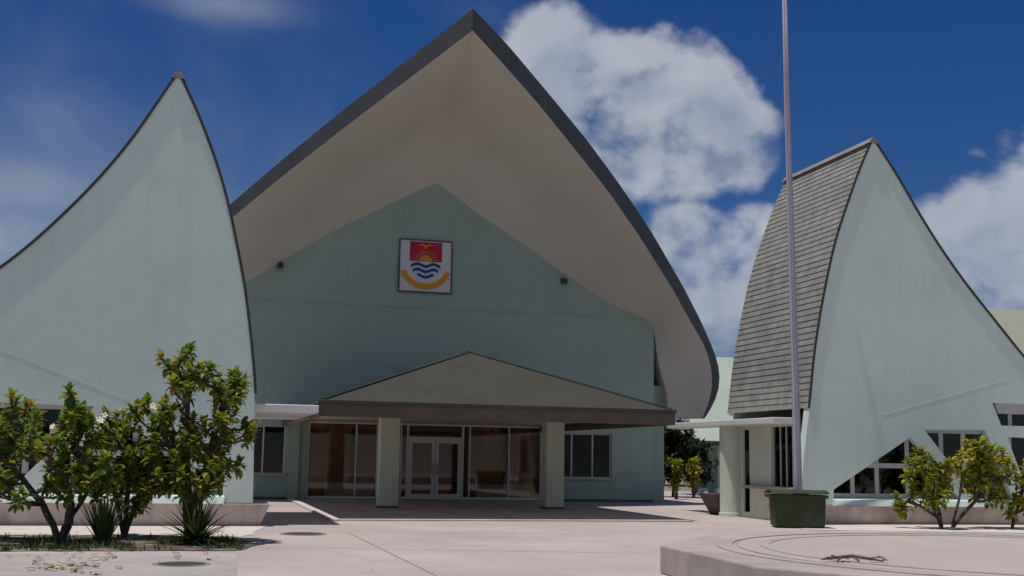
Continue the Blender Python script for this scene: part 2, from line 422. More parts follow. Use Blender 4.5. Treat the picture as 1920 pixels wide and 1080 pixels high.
# glazed entrance screen
ent = MB()
T = .07
ent.box(ENT[0], ENT[1], .08, .16, ENT[2], ENT[2]+.07); ent.box(ENT[0], ENT[1], .08, .16, ENT[3]-.07, ENT[3])
for u, t in ((-4.62, .10), (-2.90, .05), (-2.15, .05), (-1.28, .05), (-1.06, .08), (.97, .08), (1.25, .05), (2.73, .05), (3.95, .07)):
    ent.box(u, u+t, .075, .165, ENT[2]+.071, ENT[3]-.071)
ent.box(-.979, .969, .078, .162, 2.18, 2.27)
entr = ent.build('entrance_screen', m_white, hall, bevel=.004)
p = MB()
for a, c in ((-4.5, -2.91), (-2.84, -2.16), (-2.09, -1.29), (-1.22, -1.07), (1.06, 1.24), (1.31, 2.72), (2.79, 3.94)):
    p.box(a, c, .115, .123, ENT[2]+.075, ENT[3]-.075)
p.box(-.97, .96, .115, .123, 2.28, 2.665); p.build('pane', m_glass, entr)
for sx in (0, 1):
    u0, u1 = ((-.97, -.008), (.008, .96))[sx]
    d = MB()
    d.box(u0, u0+.12, .09, .15, .07, 2.175); d.box(u1-.12, u1, .09, .15, .07, 2.175)
    d.box(u0+.121, u1-.121, .092, .148, .07, .24); d.box(u0+.121, u1-.121, .092, .148, 2.05, 2.175)
    do = d.build('door', m_white, hall, bevel=.004)
    q = MB(); q.box(u0+.1, u1-.1, .115, .123, .2, 2.08); q.build('pane', m_glass, do)
    h = MB(); hx = u1-.06 if sx == 0 else u0+.06
    h.tube([(hx, .09, .9), (hx, .03, .92), (hx, .03, 1.28), (hx, .09, 1.3)], .014, 8); h.build('handle', m_fascia, do)
b = MB(); b.box(-4.6, 4.0, .3, 2.59, .01, .055); b.build('lobby_floor', m_tile, hall)
b = MB(); b.box(-4.7, -4.6, .3, 2.59, 0, 2.9); b.box(4.02, 4.12, .3, 2.59, 0, 2.9); b.box(-4.6, 4.0, 2.6, 2.7, 0, 2.9)
for i in range(24): b.box(-4.55+i*.36, -4.53+i*.36, 2.57, 2.598, .06, 2.74)
b.build('lobby_panelling', m_wood, hall)
b = MB(); b.box(-4.6, 4.0, .3, 2.59, 2.75, 2.85); b.build('lobby_ceiling', m_soffit, hall)
for a0, a1 in ((-3.9, -2.2), (1.6, 3.6)):
    b = MB(); b.box(a0, a1, .26, .5, .06, .55); b.box(a0-.06, a1+.06, .24, .52, .551, .60); b.build('lobby_counter', m_soffit, hall)

m_brown = mat('brown_curtain', (.52, .235, .115), .9, .3, .9, streak=.75, stain=((.34, .12, .05), .5, .45, .65, .8))
for u0, u1, ww in ((-4.5, -3.0, .62), (-2.85, -1.35, .7), (1.35, 2.65, .66), (2.8, 3.9, .6)):
    rows = [[], []]; n = 60
    for i in range(n+1):
        x = u0+(u1-u0)*i/n; y = ww+.04*math.sin(i*.9)+.02*math.sin(i*2.3)
        rows[0].append((x, y, .10)); rows[1].append((x, y, 2.7))
    b = MB(); b.grid(rows); b.build('curtain', m_brown, hall, smooth=True)
# porch
EV, EL, ER = 12.55, -5.45, 3.88
AX, AW, AZ = -.80, 8.45, 4.62
zf, ft = 2.92, .40
fr = MB()
c = {'fl': (EL, -EV, zf), 'fr': (ER, -EV, zf), 'bl': (EL, -.02, zf), 'br': (ER, -.02, zf), 'a': (AX, -AW, AZ), 'r': (AX, -.02, AZ)}
fr.quad(c['fl'], c['fr'], c['a'])
fr.quad(c['fr'], c['br'], c['r'], c['a']); fr.quad(c['bl'], c['fl'], c['a'], c['r'])
fr.quad(c['fl'], c['bl'], c['br'], c['fr'])
pr = fr.build('porch_roof', m_porchroof, hall)
h = MB()
for A_, B_ in (('fl', 'a'), ('fr', 'a'), ('a', 'r')): h.bar(Vector(c[A_])+Vector((0, 0, .03)), Vector(c[B_])+Vector((0, 0, .012)), .07, .03)
# faint standing seams on the front slope
for i in range(0):
    k = i/12; x0 = EL+(ER-EL)*k
    tt = min((x0-EL)/(AX-EL), (ER-x0)/(ER-AX))
    h.bar((x0, -EV, zf+.004), (x0, -EV+(EV-AW)*tt*.98, zf+(AZ-zf)*tt*.98+.004), .022, .012)
h.build('hip_cap', m_porchroof, pr)
h = MB()
h.box(EL-.02, ER+.02, -EV-.05, -EV, zf-ft, zf-.08); h.box(EL-.05, EL, -EV-.05, -.03, zf-ft, zf-.08); h.box(ER+.02, ER+.07, -EV-.05, -.03, zf-ft, zf-.08)
h.build('fascia', m_porchfascia, pr)
h = MB(); h.box(EL-.10, ER+.10, -EV-.11, -EV+.02, zf-.077, zf+.012); h.box(EL-.11, EL+.0, -EV+.021, -.03, zf-.077, zf+.012); h.box(ER, ER+.11, -EV+.021, -.03, zf-.077, zf+.012)
h.build('gutter', m_trim, pr, bevel=.012)
h = MB(); h.box(EL, ER, -EV, -.03, zf-.16, zf-.121); h.build('porch_ceiling', m_soffit, pr)
for u in (-2.78, 2.40):
    q = MB(); q.box(u-.29, u+.29, -6.82, -6.24, .09, zf-.165); co = q.build('column', m_mint_pillar, hall, bevel=.02)
    q = MB(); q.box(u-.30, u+.30, -6.83, -6.23, 0, .088); q.build('column_base', m_lamp, co)
# porch floor with a pale edge
P1 = empty('porch_floor', P0, TH); P1['kind'] = 'structure'
b = MB(); b.box(-5.0, 4.3, -13.0, -.03, .001, .03); b.build('floor_slab', m_plinth, P1)
b = MB(); b.box(-5.22, -5.001, -13.2, -.3, .001, .05); b.build('floor_edge', m_kerb, P1, bevel=.01)

# crest
def crest():
    ro = empty('crest_plaque', P0+U*-.585+W*-.02+Vector((0, 0, 7.5)), TH)
    tag(ro, 'square white plaque with red shield, blue waves and gold ribbon on the gable wall', 'plaque')
    w2, hh = 1.0, 1.97
    b = MB(); b.box(-w2+.05, w2-.05, -.05, -.005, .05, hh-.05); b.build('board', m_board, ro)
    b = MB()
    for a in ((-w2, w2, 0, .05), (-w2, w2, hh-.05, hh), (-w2, -w2+.05, .051, hh-.051), (w2-.05, w2, .051, hh-.051)): b.box(a[0], a[1], -.08, -.005, a[2], a[3])
    b.build('frame', m_fascia, ro)
    sw, zt, zm, zb = .60, 1.88, 1.16, .48
    b = MB(); b.prism([[(-sw, zt), (-sw, zm), (sw, zm), (sw, zt)]], -.062, -.052); b.build('shield_field', m_red, ro)
    def half(z): # half width of shield's lower part
        k = max(0, (zm-z)/(zm-zb)); return sw*math.sqrt(max(0, 1-k*k))
    wv = MB()
    for i in range(3):
        z0 = 1.02-.20*i; n = 40; top = []; bot = []
        hw = half(z0-.04)*.96
        for q in range(n+1):
            x = -hw+2*hw*q/n; d = .045*math.cos(x/.6*math.pi*2.0+math.pi)
            top.append((x, z0+d+.055)); bot.append((x, z0+d-.055))
        wv.prism([bot+top[::-1]], -.066, -.052)
    wv.build('wave_band', m_blue, ro)
    s = MB(); pts = []
    for i in range(25):
        a = math.pi*i/24; r = .24 if i % 2 == 0 else .24
        pts.append((r*math.cos(a), zm+.01+r*math.sin(a)*.95))
    s.prism([pts], -.072, -.063)
    for i in range(11):
        a = math.pi*(i+.5)/11; r1 = .28; r2 = .52
        d = .075; s.prism([[(r1*math.cos(a-d), zm+.02+r1*math.sin(a-d)), (r2*math.cos(a), zm+.02+r2*math.sin(a)*.86), (r1*math.cos(a+d), zm+.02+r1*math.sin(a+d))]], -.070, -.063)
    s.build('sun', m_gold, ro)
    f = MB(); z = 1.74
    f.prism([[(-.30, z+.02), (-.12, z+.06), (0, z), (.12, z+.06), (.30, z+.02), (.10, z-.0), (.04, z-.05), (.07, z-.13), (0, z-.07), (-.07, z-.13), (-.04, z-.05), (-.10, z)]], -.070, -.063)
    f.build('bird_figure', m_gold, ro)
    rb = MB(); n = 30; top = []; bot = []
    for i in range(n+1):
        a = R(208+(332-208)*i/n); top.append((.76*math.cos(a), .98+.64*math.sin(a))); bot.append((.93*math.cos(a), .98+.86*math.sin(a)))
    rb.prism([top+bot[::-1]], -.068, -.052)
    for sx in (-1, 1):
        tail = [(sx*.66, .66), (sx*.93, .50), (sx*.86, .62), (sx*.94, .74), (sx*.76, .84)]
        rb.prism([tail if sx > 0 else tail[::-1]], -.062, -.0525)
    rb.build('ribbon', m_gold, ro)
crest()

def floodlight(px, py, label):
    u, z = loc_front(P0, px, py)
    ro = empty('floodlight', P0+U*u+W*-.003+Vector((0, 0, z)), TH)
    tag(ro, label, 'floodlight', 'floodlights on the gable wall')
    b = MB(); b.box(-.10, .10, -.03, 0, -.12, .12); b.tube([(0, -.03, 0), (0, -.16, .02)], .03, 8); b.build('bracket', m_lamp, ro)
    b = MB(); b.hexa([(-.10, -.30, -.13), (.10, -.30, -.13), (.08, -.14, -.06), (-.08, -.14, -.06)], [(-.10, -.27, .05), (.10, -.27, .05), (.08, -.12, .09), (-.08, -.12, .09)])
    b.build('lamp_housing', m_lamp, ro, bevel=.015)
    b = MB(); b.hexa([(-.085, -.312, -.115), (.085, -.312, -.115), (.085, -.302, -.115), (-.085, -.302, -.115)], [(-.085, -.283, .035), (.085, -.283, .035), (.085, -.273, .035), (-.085, -.273, .035)])
    b.build('lens', m_glass2, ro)
floodlight(525, 497, 'small dark floodlight high on the gable wall left of the crest plaque')
floodlight(1056, 527, 'small dark floodlight high on the gable wall right of the crest plaque')

# ------------------------------------------------------------------ pointed wings
def wing(name, p0, apex_px, inner_px, outer_px, outer_ext, sgn, label, openings, depth=4.85):
    """sgn +1: inner (steep) side is on the low-u side, as on the right wing."""
    ro = empty(name, p0, TH); tag(ro, label, 'building', 'pointed wings beside the hall')
    L = lambda p: loc_front(p0, *p)
    ap = L(apex_px)
    inner = [L(p) for p in inner_px]; outer = [L(p) for p in outer_px]
    e = outer[-1]
    outer = outer + [(e[0]+sgn*du, e[1]+dz) for du, dz in outer_ext]
    inn_s = [(p.x, p.z) for p in smooth_curve(resample([Vector((ap[0], 0, ap[1]))]+[Vector((p[0], 0, p[1])) for p in inner], 34), 2)]
    out_s = [(p.x, p.z) for p in smooth_curve(resample([Vector((ap[0], 0, ap[1]))]+[Vector((p[0], 0, p[1])) for p in outer], 40), 2)]
    ZB = .50
    ui = inn_s[-1][0]
    inn_w = inn_s + [(ui, ZB)] if inn_s[-1][1] > ZB+.01 else inn_s[:-1]+[(ui, ZB)]
    uo = out_s[-1][0]
    outline = inn_w + ([(uo, ZB)] if out_s[-1][1] > ZB+.01 else []) + out_s[:0:-1]
    holes = [[(ap[0]+sgn*du, z) for du, z in h] for h in openings]
    b = MB(); b.prism([outline]+holes, 0, .30); b.build('front_wall', m_mint, ro)
    b = MB(); b.prism([outline], depth-.3, depth-.02); b.build('rear_wall', m_mint, ro)
    # eave height
    ZE = 2.80
    def off(curve, d):
        o = []
        for i in range(len(curve)):
            a = Vector((*curve[max(i-1, 0)], 0)); c_ = Vector((*curve[min(i+1, len(curve)-1)], 0)); t = (c_-a).normalized()
            n = Vector((-t.y, t.x, 0)); cen = Vector((ap[0], 3, 0))
            if n.dot(Vector((*curve[i], 0))-cen) < 0: n = -n
            o.append((curve[i][0]+n.x*d, curve[i][1]+n.y*d))
        return o
    for curve, nm in ((inn_s, 'inner'), (out_s, 'outer')):
        cut = [p for p in curve if p[1] > ZE] if nm == 'inner' else curve
        # lapped courses
        V3 = [Vector((p[0], 0, p[1])) for p in cut]
        length = sum((x-y).length for x, y in zip(V3, V3[1:])); n = max(8, int(length/.172))
        q = [(p.x, p.z) for p in resample(V3, n+1)]
        o1 = off(q, .012); o2 = off(q, .030)
        sl = MB(); w0, w1 = -.025, depth+.10
        # the ends wander by a few millimetres as laid boards do
        nseg = 9
        for i in range(n):
            up_, dn = o1[i], o2[i+1]; dn_in = o1[i+1]
            jit = [random.uniform(-.003, .003) for _ in range(nseg+1)]
            A = []; B = []; C = []
            for s in range(nseg+1):
                w = w0+(w1-w0)*s/nseg
                dx = dn[0]-q[i+1][0]; dz = dn[1]-q[i+1][1]; k = 1+jit[s]/.045*.6
                A.append((up_[0], w, up_[1])); B.append((q[i+1][0]+dx*k, w, q[i+1][1]+dz*k)); C.append((dn_in[0], w, dn_in[1]))
            sl.grid([A, B]); sl.grid([B, C])
        so = sl.build('roof_slope', m_roof, ro, recalc=False)
        # closing underside
        vt = MB(); o3 = off(cut, .06)
        for i in range(len(cut)-1):
            a, b_, c_, d_ = cut[i], cut[i+1], o3[i+1], o3[i]
            vt.hexa([(a[0], -.03, a[1]), (b_[0], -.03, b_[1]), (b_[0], -.003, b_[1]), (a[0], -.003, a[1])], [(d_[0], -.03, d_[1]), (c_[0], -.03, c_[1]), (c_[0], -.003, c_[1]), (d_[0], -.003, d_[1])])
        vt.build('verge_trim', m_trim, ro)
    rc = MB(); rc.prism([[(ap[0]-.16, ap[1]-.10), (ap[0]+.16, ap[1]-.10), (ap[0]+.05, ap[1]+.05), (ap[0]-.05, ap[1]+.05)]], -.05, depth+.14)
    rc.build('ridge_cap', m_roof, ro)
    # plinth: front slab wider at the top
    ue = ui-sgn*.36; ub = ui-sgn*.16; uq = uo+sgn*.4
    b = MB()
    b.hexa([(ub, -.12, 0), (uq, -.12, 0), (uq, 1.3, 0), (ub, 1.3, 0)], [(ue, -.26, .48), (uq, -.26, .48), (uq, 1.3, .48), (ue, 1.3, .48)])
    b.build('plinth', m_plinth, ro)
    b = MB(); b.box(min(ui+sgn*.3, uq), max(ui+sgn*.3, uq), 1.3, depth, .1, .45); b.build('interior_floor', m_dark, ro)
    # sloped sill under the first opening
    s0, s1 = ap[0]+sgn*(-1.5), ap[0]+sgn*3.0
    b = MB(); lo_, hi_ = min(s0, s1), max(s0, s1)
    b.hexa([(lo_, -.20, .483), (hi_, -.20, .483), (hi_, .25, .483), (lo_, .25, .483)], [(lo_, -.14, .63), (hi_, -.14, .63), (hi_, .25, .70), (lo_, .25, .70)])
    b.build('window_sill', m_mint, ro)
    # glazing behind each opening
    for k, h in enumerate(holes):
        us = [p[0] for p in h]; zs = [p[1] for p in h]; u0, u1, z0, z1 = min(us), max(us), min(zs), max(zs)
        def zr(u):
            out = []
            for i in range(len(h)):
                (x1, y1), (x2, y2) = h[i], h[(i+1) % len(h)]
                if (x1-u)*(x2-u) <= 0 and abs(x1-x2) > 1e-6: out.append(y1+(y2-y1)*(u-x1)/(x2-x1))
            return (min(out), max(out)) if out else (z0, z0)
        f = MB(); wd = .16
        if k == 0: du = [-.80, -.06, .88, 1.7]; tb = .115
        elif k == 1: du = [1.95, 2.65, 3.35]; tb = .13
        else: du = [z+random.uniform(-.1, .1) for z in (4.1,)]; tb = .12
        bars = [u for u in (ap[0]+sgn*d for d in du) if u0+.1 < u < u1-.1]
        for u in bars:
            a1, a2 = zr(u-tb/2), zr(u+tb/2); lo2, hi2 = max(a1[0], a2[0]), min(a1[1], a2[1])
            f.box(u-tb/2, u+tb/2, wd, wd+.08, lo2, hi2+.02)
        if k == 0:
            for z, t in ((1.48, .13), (.70, .10)):
                xs = [ap[0]+sgn*x for x in (-1.44+max(0, (z-.9))*1.62, 2.4-max(0, z-.68)*.9)]
                f.box(min(xs), max(xs), wd+.003, wd+.077, z, z+t)
        elif k == 1:
            f.box(min(p[0] for p in h[:2]), max(p[0] for p in h[:2]), wd+.003, wd+.077, z1-.12, z1)
        fo = f.build('window', m_frame, ro)
        g_ = MB(); g_.prism([h], wd+.035, wd+.045); g_.build('pane', m_glass2, fo)
    return ro, ap, ui, uo, ZE

A_ = [(-1.46, .90), (-1.47, .66), (2.40, .68), (.91, 2.33)]
B_ = [(1.33, 2.53), (3.25, 2.57), (4.08, .69), (2.93, .68)]
C1 = [(3.52, 3.32), (9.6, 3.32), (9.6, 2.72), (3.78, 2.70)]
C2 = [(3.95, 2.39), (9.6, 2.39), (9.6, .69), (4.62, .69)]
PR = ground(1560, 983); PL = ground(450, 986)
ext = [(.75, -.72), (1.7, -1.5), (2.8, -2.2), (4.2, -2.95), (5.8, -3.65), (6.2, -3.8)]
wr, apR, uiR, uoR, ZE = wing('pointed_wing', PR, (1637, 262),
    [(1614,314),(1588,388),(1567,452),(1551,525),(1538,594),(1527,668),(1519,758),(1508,850),(1503,915)],
    [(1678,325),(1720,399),(1762,467),(1815,541),(1868,607),(1920,673)], ext, 1,
    'smaller mint building right of the hall with its grey shingled side in view', [A_, B_, C1, C2])
extl = [(.7, -.55), (1.6, -1.2), (2.8, -1.9), (4.2, -2.55), (5.6, -3.1), (6.2, -3.3)]
clip = lambda h: [(min(x, 8.6), z) for x, z in h]
wl, apL, uiL, uoL, ZE = wing('pointed_wing', PL, (334.5, 139),
    [(363,198.5),(384,250),(410,323),(428,390),(441,453),(456,530),(467,619),(473,680),(478,745),(476,850),(474,943)],
    [(301,188),(259,250),(218,302),(176,349),(124,401),(62,458),(0,507)], extl, -1,
    'smaller mint building left of the hall whose blank curved front stands behind the shrubs', [A_, B_, clip(C1), clip(C2)])
wl['label'] = 'smaller mint building left of the hall whose blank curved front stands behind the shrubs'

for ro_, ap_, sg, lim in ((wr, apR, 1, 9.5), (wl, apL, -1, 8.5)):
    b = MB(); q = [(ap_[0]+sg*3.62, 3.315), (ap_[0]+sg*lim, 3.315), (ap_[0]+sg*lim, 3.03), (ap_[0]+sg*3.72, 3.03)]
    b.prism([q], .03, .12); b.build('window_hood', m_frame, ro_)
# raised lines on the fronts
def moulding(ro, p0, a, b):
    A, B = loc_front(p0, *a), loc_front(p0, *b)
    q = MB(); q.bar((A[0], -.001, A[1]), (B[0], -.001, B[1]), .006, .03); q.build('wall_moulding', m_mint, ro)
moulding(wr, PR, (1655, 778), (1890, 712)); 
moulding(wl, PL, (0, 655), (240, 750))

# right wing: inner side under the shingles
sw = MB(); u = uiR
side = [(0.31, .0), (4.55, 0), (4.55, ZE-.06), (.31, ZE-.06)]
sw.prism([side, [(.50, .93), (1.72, .93), (1.72, 2.55), (.50, 2.55)], [(3.03, .16), (3.42, .16), (3.42, 2.50), (3.03, 2.50)]], u+.02, u+.075, axis='u')
sw.build('side_wall', m_mint_pillar, wr)
b = MB(); b.box(u-.16, u+.01, .32, 3.2, .84, .925); b.build('side_ledge', m_plinth, wr, bevel=.01)
f = MB()
for w in (.50, .92, 1.26, 1.66): f.box(u+.08, u+.14, w, w+.05, .931, 2.549)
fo = f.build('side_window', m_frame, wr); b = MB(); b.box(u+.10, u+.11, .52, 1.7, .935, 2.545); b.build('pane', m_glass2, fo)
b = MB(); b.lathe([(.36, 0), (.36, .1), (.33, .11), (.33, ZE-.2)], u-.12, 3.95, 20); b.build('corner_column', m_mint_pillar, wr, smooth=False)
b = MB(); b.hexa([(u-.18, 4.32, 0), (u+.9, 4.32, 0), (u+.9, 5.3, 0), (u-.18, 5.3, 0)], [(u-.55, 4.32, .62), (u+.9, 4.32, .62), (u+.9, 5.3, .62), (u-.55, 5.3, .62)]); b.build('rear_plinth', m_plinth_shaded, wr)
b = MB(); b.box(u-.62, u+.03, .31, 7.6, 2.60, 2.77); b.build('side_canopy', m_white, wr, bevel=.02)
b = MB(); b.box(u+.3, u+5, 2.2, 2.3, .5, 2.7); b.build('interior_partition', m_dark, wr)
b = MB(); b.box(u+.5, u+.6, 2.7, 4.4, 0, 2.7); b.build('interior_partition', m_dark, wr)  # dark panel added so that the side door gap looks unlit
# left wing: inner side (turned away) and its canopy slab
u = uiL
b = MB(); b.box(u-.22, u-.02, .31, 4.5, 0, ZE-.06); b.build('side_wall', m_mint_pillar, wl)
b = MB(); b.box(u-.1, u+1.40, .32, 6.2, 2.52, 2.70); b.build('side_canopy', m_white, wl, bevel=.02)
b = MB(); b.box(u-5, u-.3, 2.2, 2.3, .5, 2.7); b.build('interior_partition', m_dark, wl)

# ------------------------------------------------------------------ flagpole and bin
fp = ground(1498.5, 985.0)
ro = empty('flagpole', fp)
tag(ro, 'tall slim lavender grey flagpole standing behind the green bin', 'flagpole')
lean = Vector((.022, 0, 0))*0
b = MB(); b.tube([(-.011*z, .0, z) for z in (0, 1.2, 4, 8, 12, 14.9)], [.112, .108, .098, .085, .072, .06], 16); b.build('pole', m_pole, ro, smooth=True)
b = MB(); b.lathe([(.25, 0), (.25, .05), (.17, .07), (.16, .22), (.135, .24)], 0, 0, 20); b.build('base_collar', m_pole, ro)
b = MB(); b.lathe([(.02, 14.88), (.09, 14.92), (.13, 15.02), (.09, 15.12), (.02, 15.16)], -.011*14.9, 0, 16); b.build('finial', m_pole, ro, smooth=True)
b = MB(); b.tube([(-.10, -.13, 1.3), (-.15, -.11, 6), (-.22, -.09, 11), (-.235, -.08, 14.8)], .007, 5)
b.build('halyard', m_white, ro)

gl, gr = ground(1453, 990), ground(1552, 992)
bw = (gr-gl).length; ang = math.atan2(gr.y-gl.y, gr.x-gl.x)+R(4)
bi = empty('rubbish_bin', gl, ang)
tag(bi, 'wide dark green rubbish bin with closed lid at the foot of the flagpole', 'bin')
BD, BH = .62, .80
b = MB(); b.hexa([(.03, .01, .035), (bw-.03, .01, .035), (bw-.03, BD-.03, .035), (.03, BD-.03, .035)], [(0, -.02, BH), (bw, -.02, BH), (bw, BD, BH), (0, BD, BH)])
b.build('tub', m_bin, bi, bevel=.03)
b = MB(); b.box(-.09, bw+.05, -.06, .02, BH-.075, BH+.005); b.box(-.09, -.02, .021, BD+.03, BH-.075, BH+.005); b.box(bw-.01, bw+.05, .021, BD+.03, BH-.075, BH+.005); b.box(-.019, bw-.011, BD-.03, BD+.03, BH-.075, BH+.005)
b.build('rim', m_bin, bi, bevel=.015)
rows = []
for i in range(9):
    k = i/8; rows.append([(-.10+(bw+.16)*jj/12, -.08+(BD+.12)*k, BH+.012+.11*math.sin(math.pi*(.12+.8*k))) for jj in range(13)])
b = MB(); b.grid(rows); lid = b.build('lid', m_bin, bi, smooth=True); s = lid.modifiers.new('thick', 'SOLIDIFY'); s.thickness = .02
b = MB()
for x in (.25, .5, .75): b.box(bw*x-.02, bw*x+.02, -.012, .06, .14, BH-.09)
b.build('rib', m_bin, bi, bevel=.008)
b = MB(); b.tube([(.45, -.06, BH+.03), (.45, -.12, BH+.03), (bw-.45, -.12, BH+.03), (bw-.45, -.06, BH+.03)], .014, 8); b.build('handle', m_black, bi)
for x in (.16, bw-.16):
    b = MB(); b.box(x-.08, x+.08, .05, BD-.08, 0, .034); b.build('skid', m_black, bi)

# ------------------------------------------------------------------ raised platform
pc = Vector((7.35, 16.55, 0)); plat = empty('raised_platform', pc)
tag(plat, 'low raised ten sided concrete platform with a weathered pinkish ring set into its top', 'platform')
def octo(r, a0): return [(r*math.cos(R(a0+36*i)), r*math.sin(R(a0+36*i))) for i in range(10)]
b = MB(); oc = octo(5.2, 174.5)
b.prism([oc], 0, .4, axis='z'); b.build('platform_body', m_plat, plat, bevel=.025)
def annulus(name, r0, r1, z0, z1, m, bev=.012):
    q = MB(); n = 72
    ri = [(r0*math.cos(6.28318*i/n), r0*math.sin(6.28318*i/n)) for i in range(n)]
    rr = [(r1*math.cos(6.28318*i/n), r1*math.sin(6.28318*i/n)) for i in range(n)]
    for i in range(n):
        k = (i+1) % n
        q.hexa([(*ri[i], z0), (*ri[k], z0), (*rr[k], z0), (*rr[i], z0)], [(*ri[i], z1), (*ri[k], z1), (*rr[k], z1), (*rr[i], z1)])
    return q.build(name, m, plat)
b = MB(); n = 72; b.v = [(0, 0, .408)]+[(4.1*math.cos(6.28318*i/n), 4.1*math.sin(6.28318*i/n), .408) for i in range(n)]
b.f = [(0, 1+i, 1+(i+1) % n) for i in range(n)]; b.c = [.5]*n; b.build('painted_disc', m_pink, plat)
annulus('ring_kerb', 4.18, 4.40, .401, .414, m_groove)
annulus('ring_kerb', 3.65, 3.78, .409, .418, m_groove)

# dead palm twig on the platform
tp = ground(1588, 1053, .41); tw = empty('dead_twig', Vector((tp.x, tp.y, .41)))
tag(tw, 'grey brown dead twig with curled leaf bits lying on the platform', 'twig')
b = MB()
b.tube([(-.30, .05, .02), (-.12, 0, .05), (.05, -.02, .07), (.22, -.04, .05), (.42, -.08, .02)], [.012, .02, .024, .02, .008], 6)
b.tube([(-.05, 0, .06), (-.14, -.10, .02), (-.16, -.18, .012)], .012, 6); b.tube([(.05, 0, .07), (.12, -.1, .02)], .012, 6); b.tube([(.1, 0, .06), (.02, .14, .05), (-.1, .22, .02)], .009, 6)
b.build('stem', m_twig, tw)
for i in range(11):
    b = MB(); x = random.uniform(-.28, .4); y = random.uniform(-.12, .1); a = random.uniform(0, 6.28); l = random.uniform(.08, .16)
    d = Vector((math.cos(a), math.sin(a), 0)); s = Vector((-d.y, d.x, 0))*l*.22; p = Vector((x, y, .02+random.random()*.04))
    b.quad(p, p+d*l*.5+s+Vector((0, 0, .03)), p+d*l, p+d*l*.5-s+Vector((0, 0, .015))); b.build('dry_leaf', m_twig, tw)

# covers
for (x, y, r, lab) in ((340, 1058.5, .34, 'dark round iron manhole cover in the grey path in front of the shrubs'), (568, 1001.5, .40, 'dark round iron manhole cover in the pavement left of the porch')):
    p = ground(x, y); o = empty('manhole_cover', Vector((p.x, p.y, .008))); tag(o, lab, 'manhole cover', 'manhole covers')
    b = MB(); b.lathe([(r, -.006), (r, .004), (r-.03, .008), (r*.6, .006), (.02, .006)], 0, 0, 28); b.build('lid', m_cover, o)
    b = MB(); b.lathe([(r+.07, -.007), (r+.07, .002), (r+.005, .003)], 0, 0, 28); b.build('rim', m_joint, o)

# ------------------------------------------------------------------ plants
def leaf(b, p, d, length, width, curl, col, up=Vector((0, 0, 1))):
    s = d.cross(up)
    if s.length < 1e-3: s = Vector((1, 0, 0))
    s.normalize(); n = s.cross(d)
    p1 = p+d*length*.38+n*length*.05; p2 = p+d*length*.75-n*length*curl*.4; p3 = p+d*length*1.0-n*length*curl
    w1 = s*width*.5; w2 = s*width*.42; f = n*width*.14
    b.quad(p, p1+w1+f, p1, c=col); b.quad(p, p1, p1-w1+f, c=col)
    b.quad(p1, p1+w1+f, p2+w2+f, p2, c=col); b.quad(p1, p2, p2-w2+f, p1-w1+f, c=col)
    b.quad(p2, p2+w2+f, p3, c=col); b.quad(p2, p3, p2-w2+f, c=col)
def rosette(b, c, axis, n, lmin, lmax, tone, spread=1.0):
    axis = axis.normalized(); x = axis.orthogonal().normalized(); y = axis.cross(x); a = random.random()*6.28
    for i in range(n):
        a += 2.4+random.uniform(-.3, .3); k = i/n
        e = R(-25+105*k+random.uniform(-14, 14))
        d = (x*math.cos(a)+y*math.sin(a))*math.cos(e)*spread+axis*math.sin(e)
        d += Vector((random.uniform(-.2, .2), random.uniform(-.2, .2), random.uniform(-.2, .15)))
        l = random.uniform(lmin, lmax)
        t = min(.96, max(0, tone+random.gauss(0, .16)))
        if random.random() < .03: t = random.uniform(.88, 1)
        leaf(b, c-axis*(.12*(1-k))*lmax/.2, d.normalized(), l, l*random.uniform(.44, .62), random.uniform(.0, .4), t)
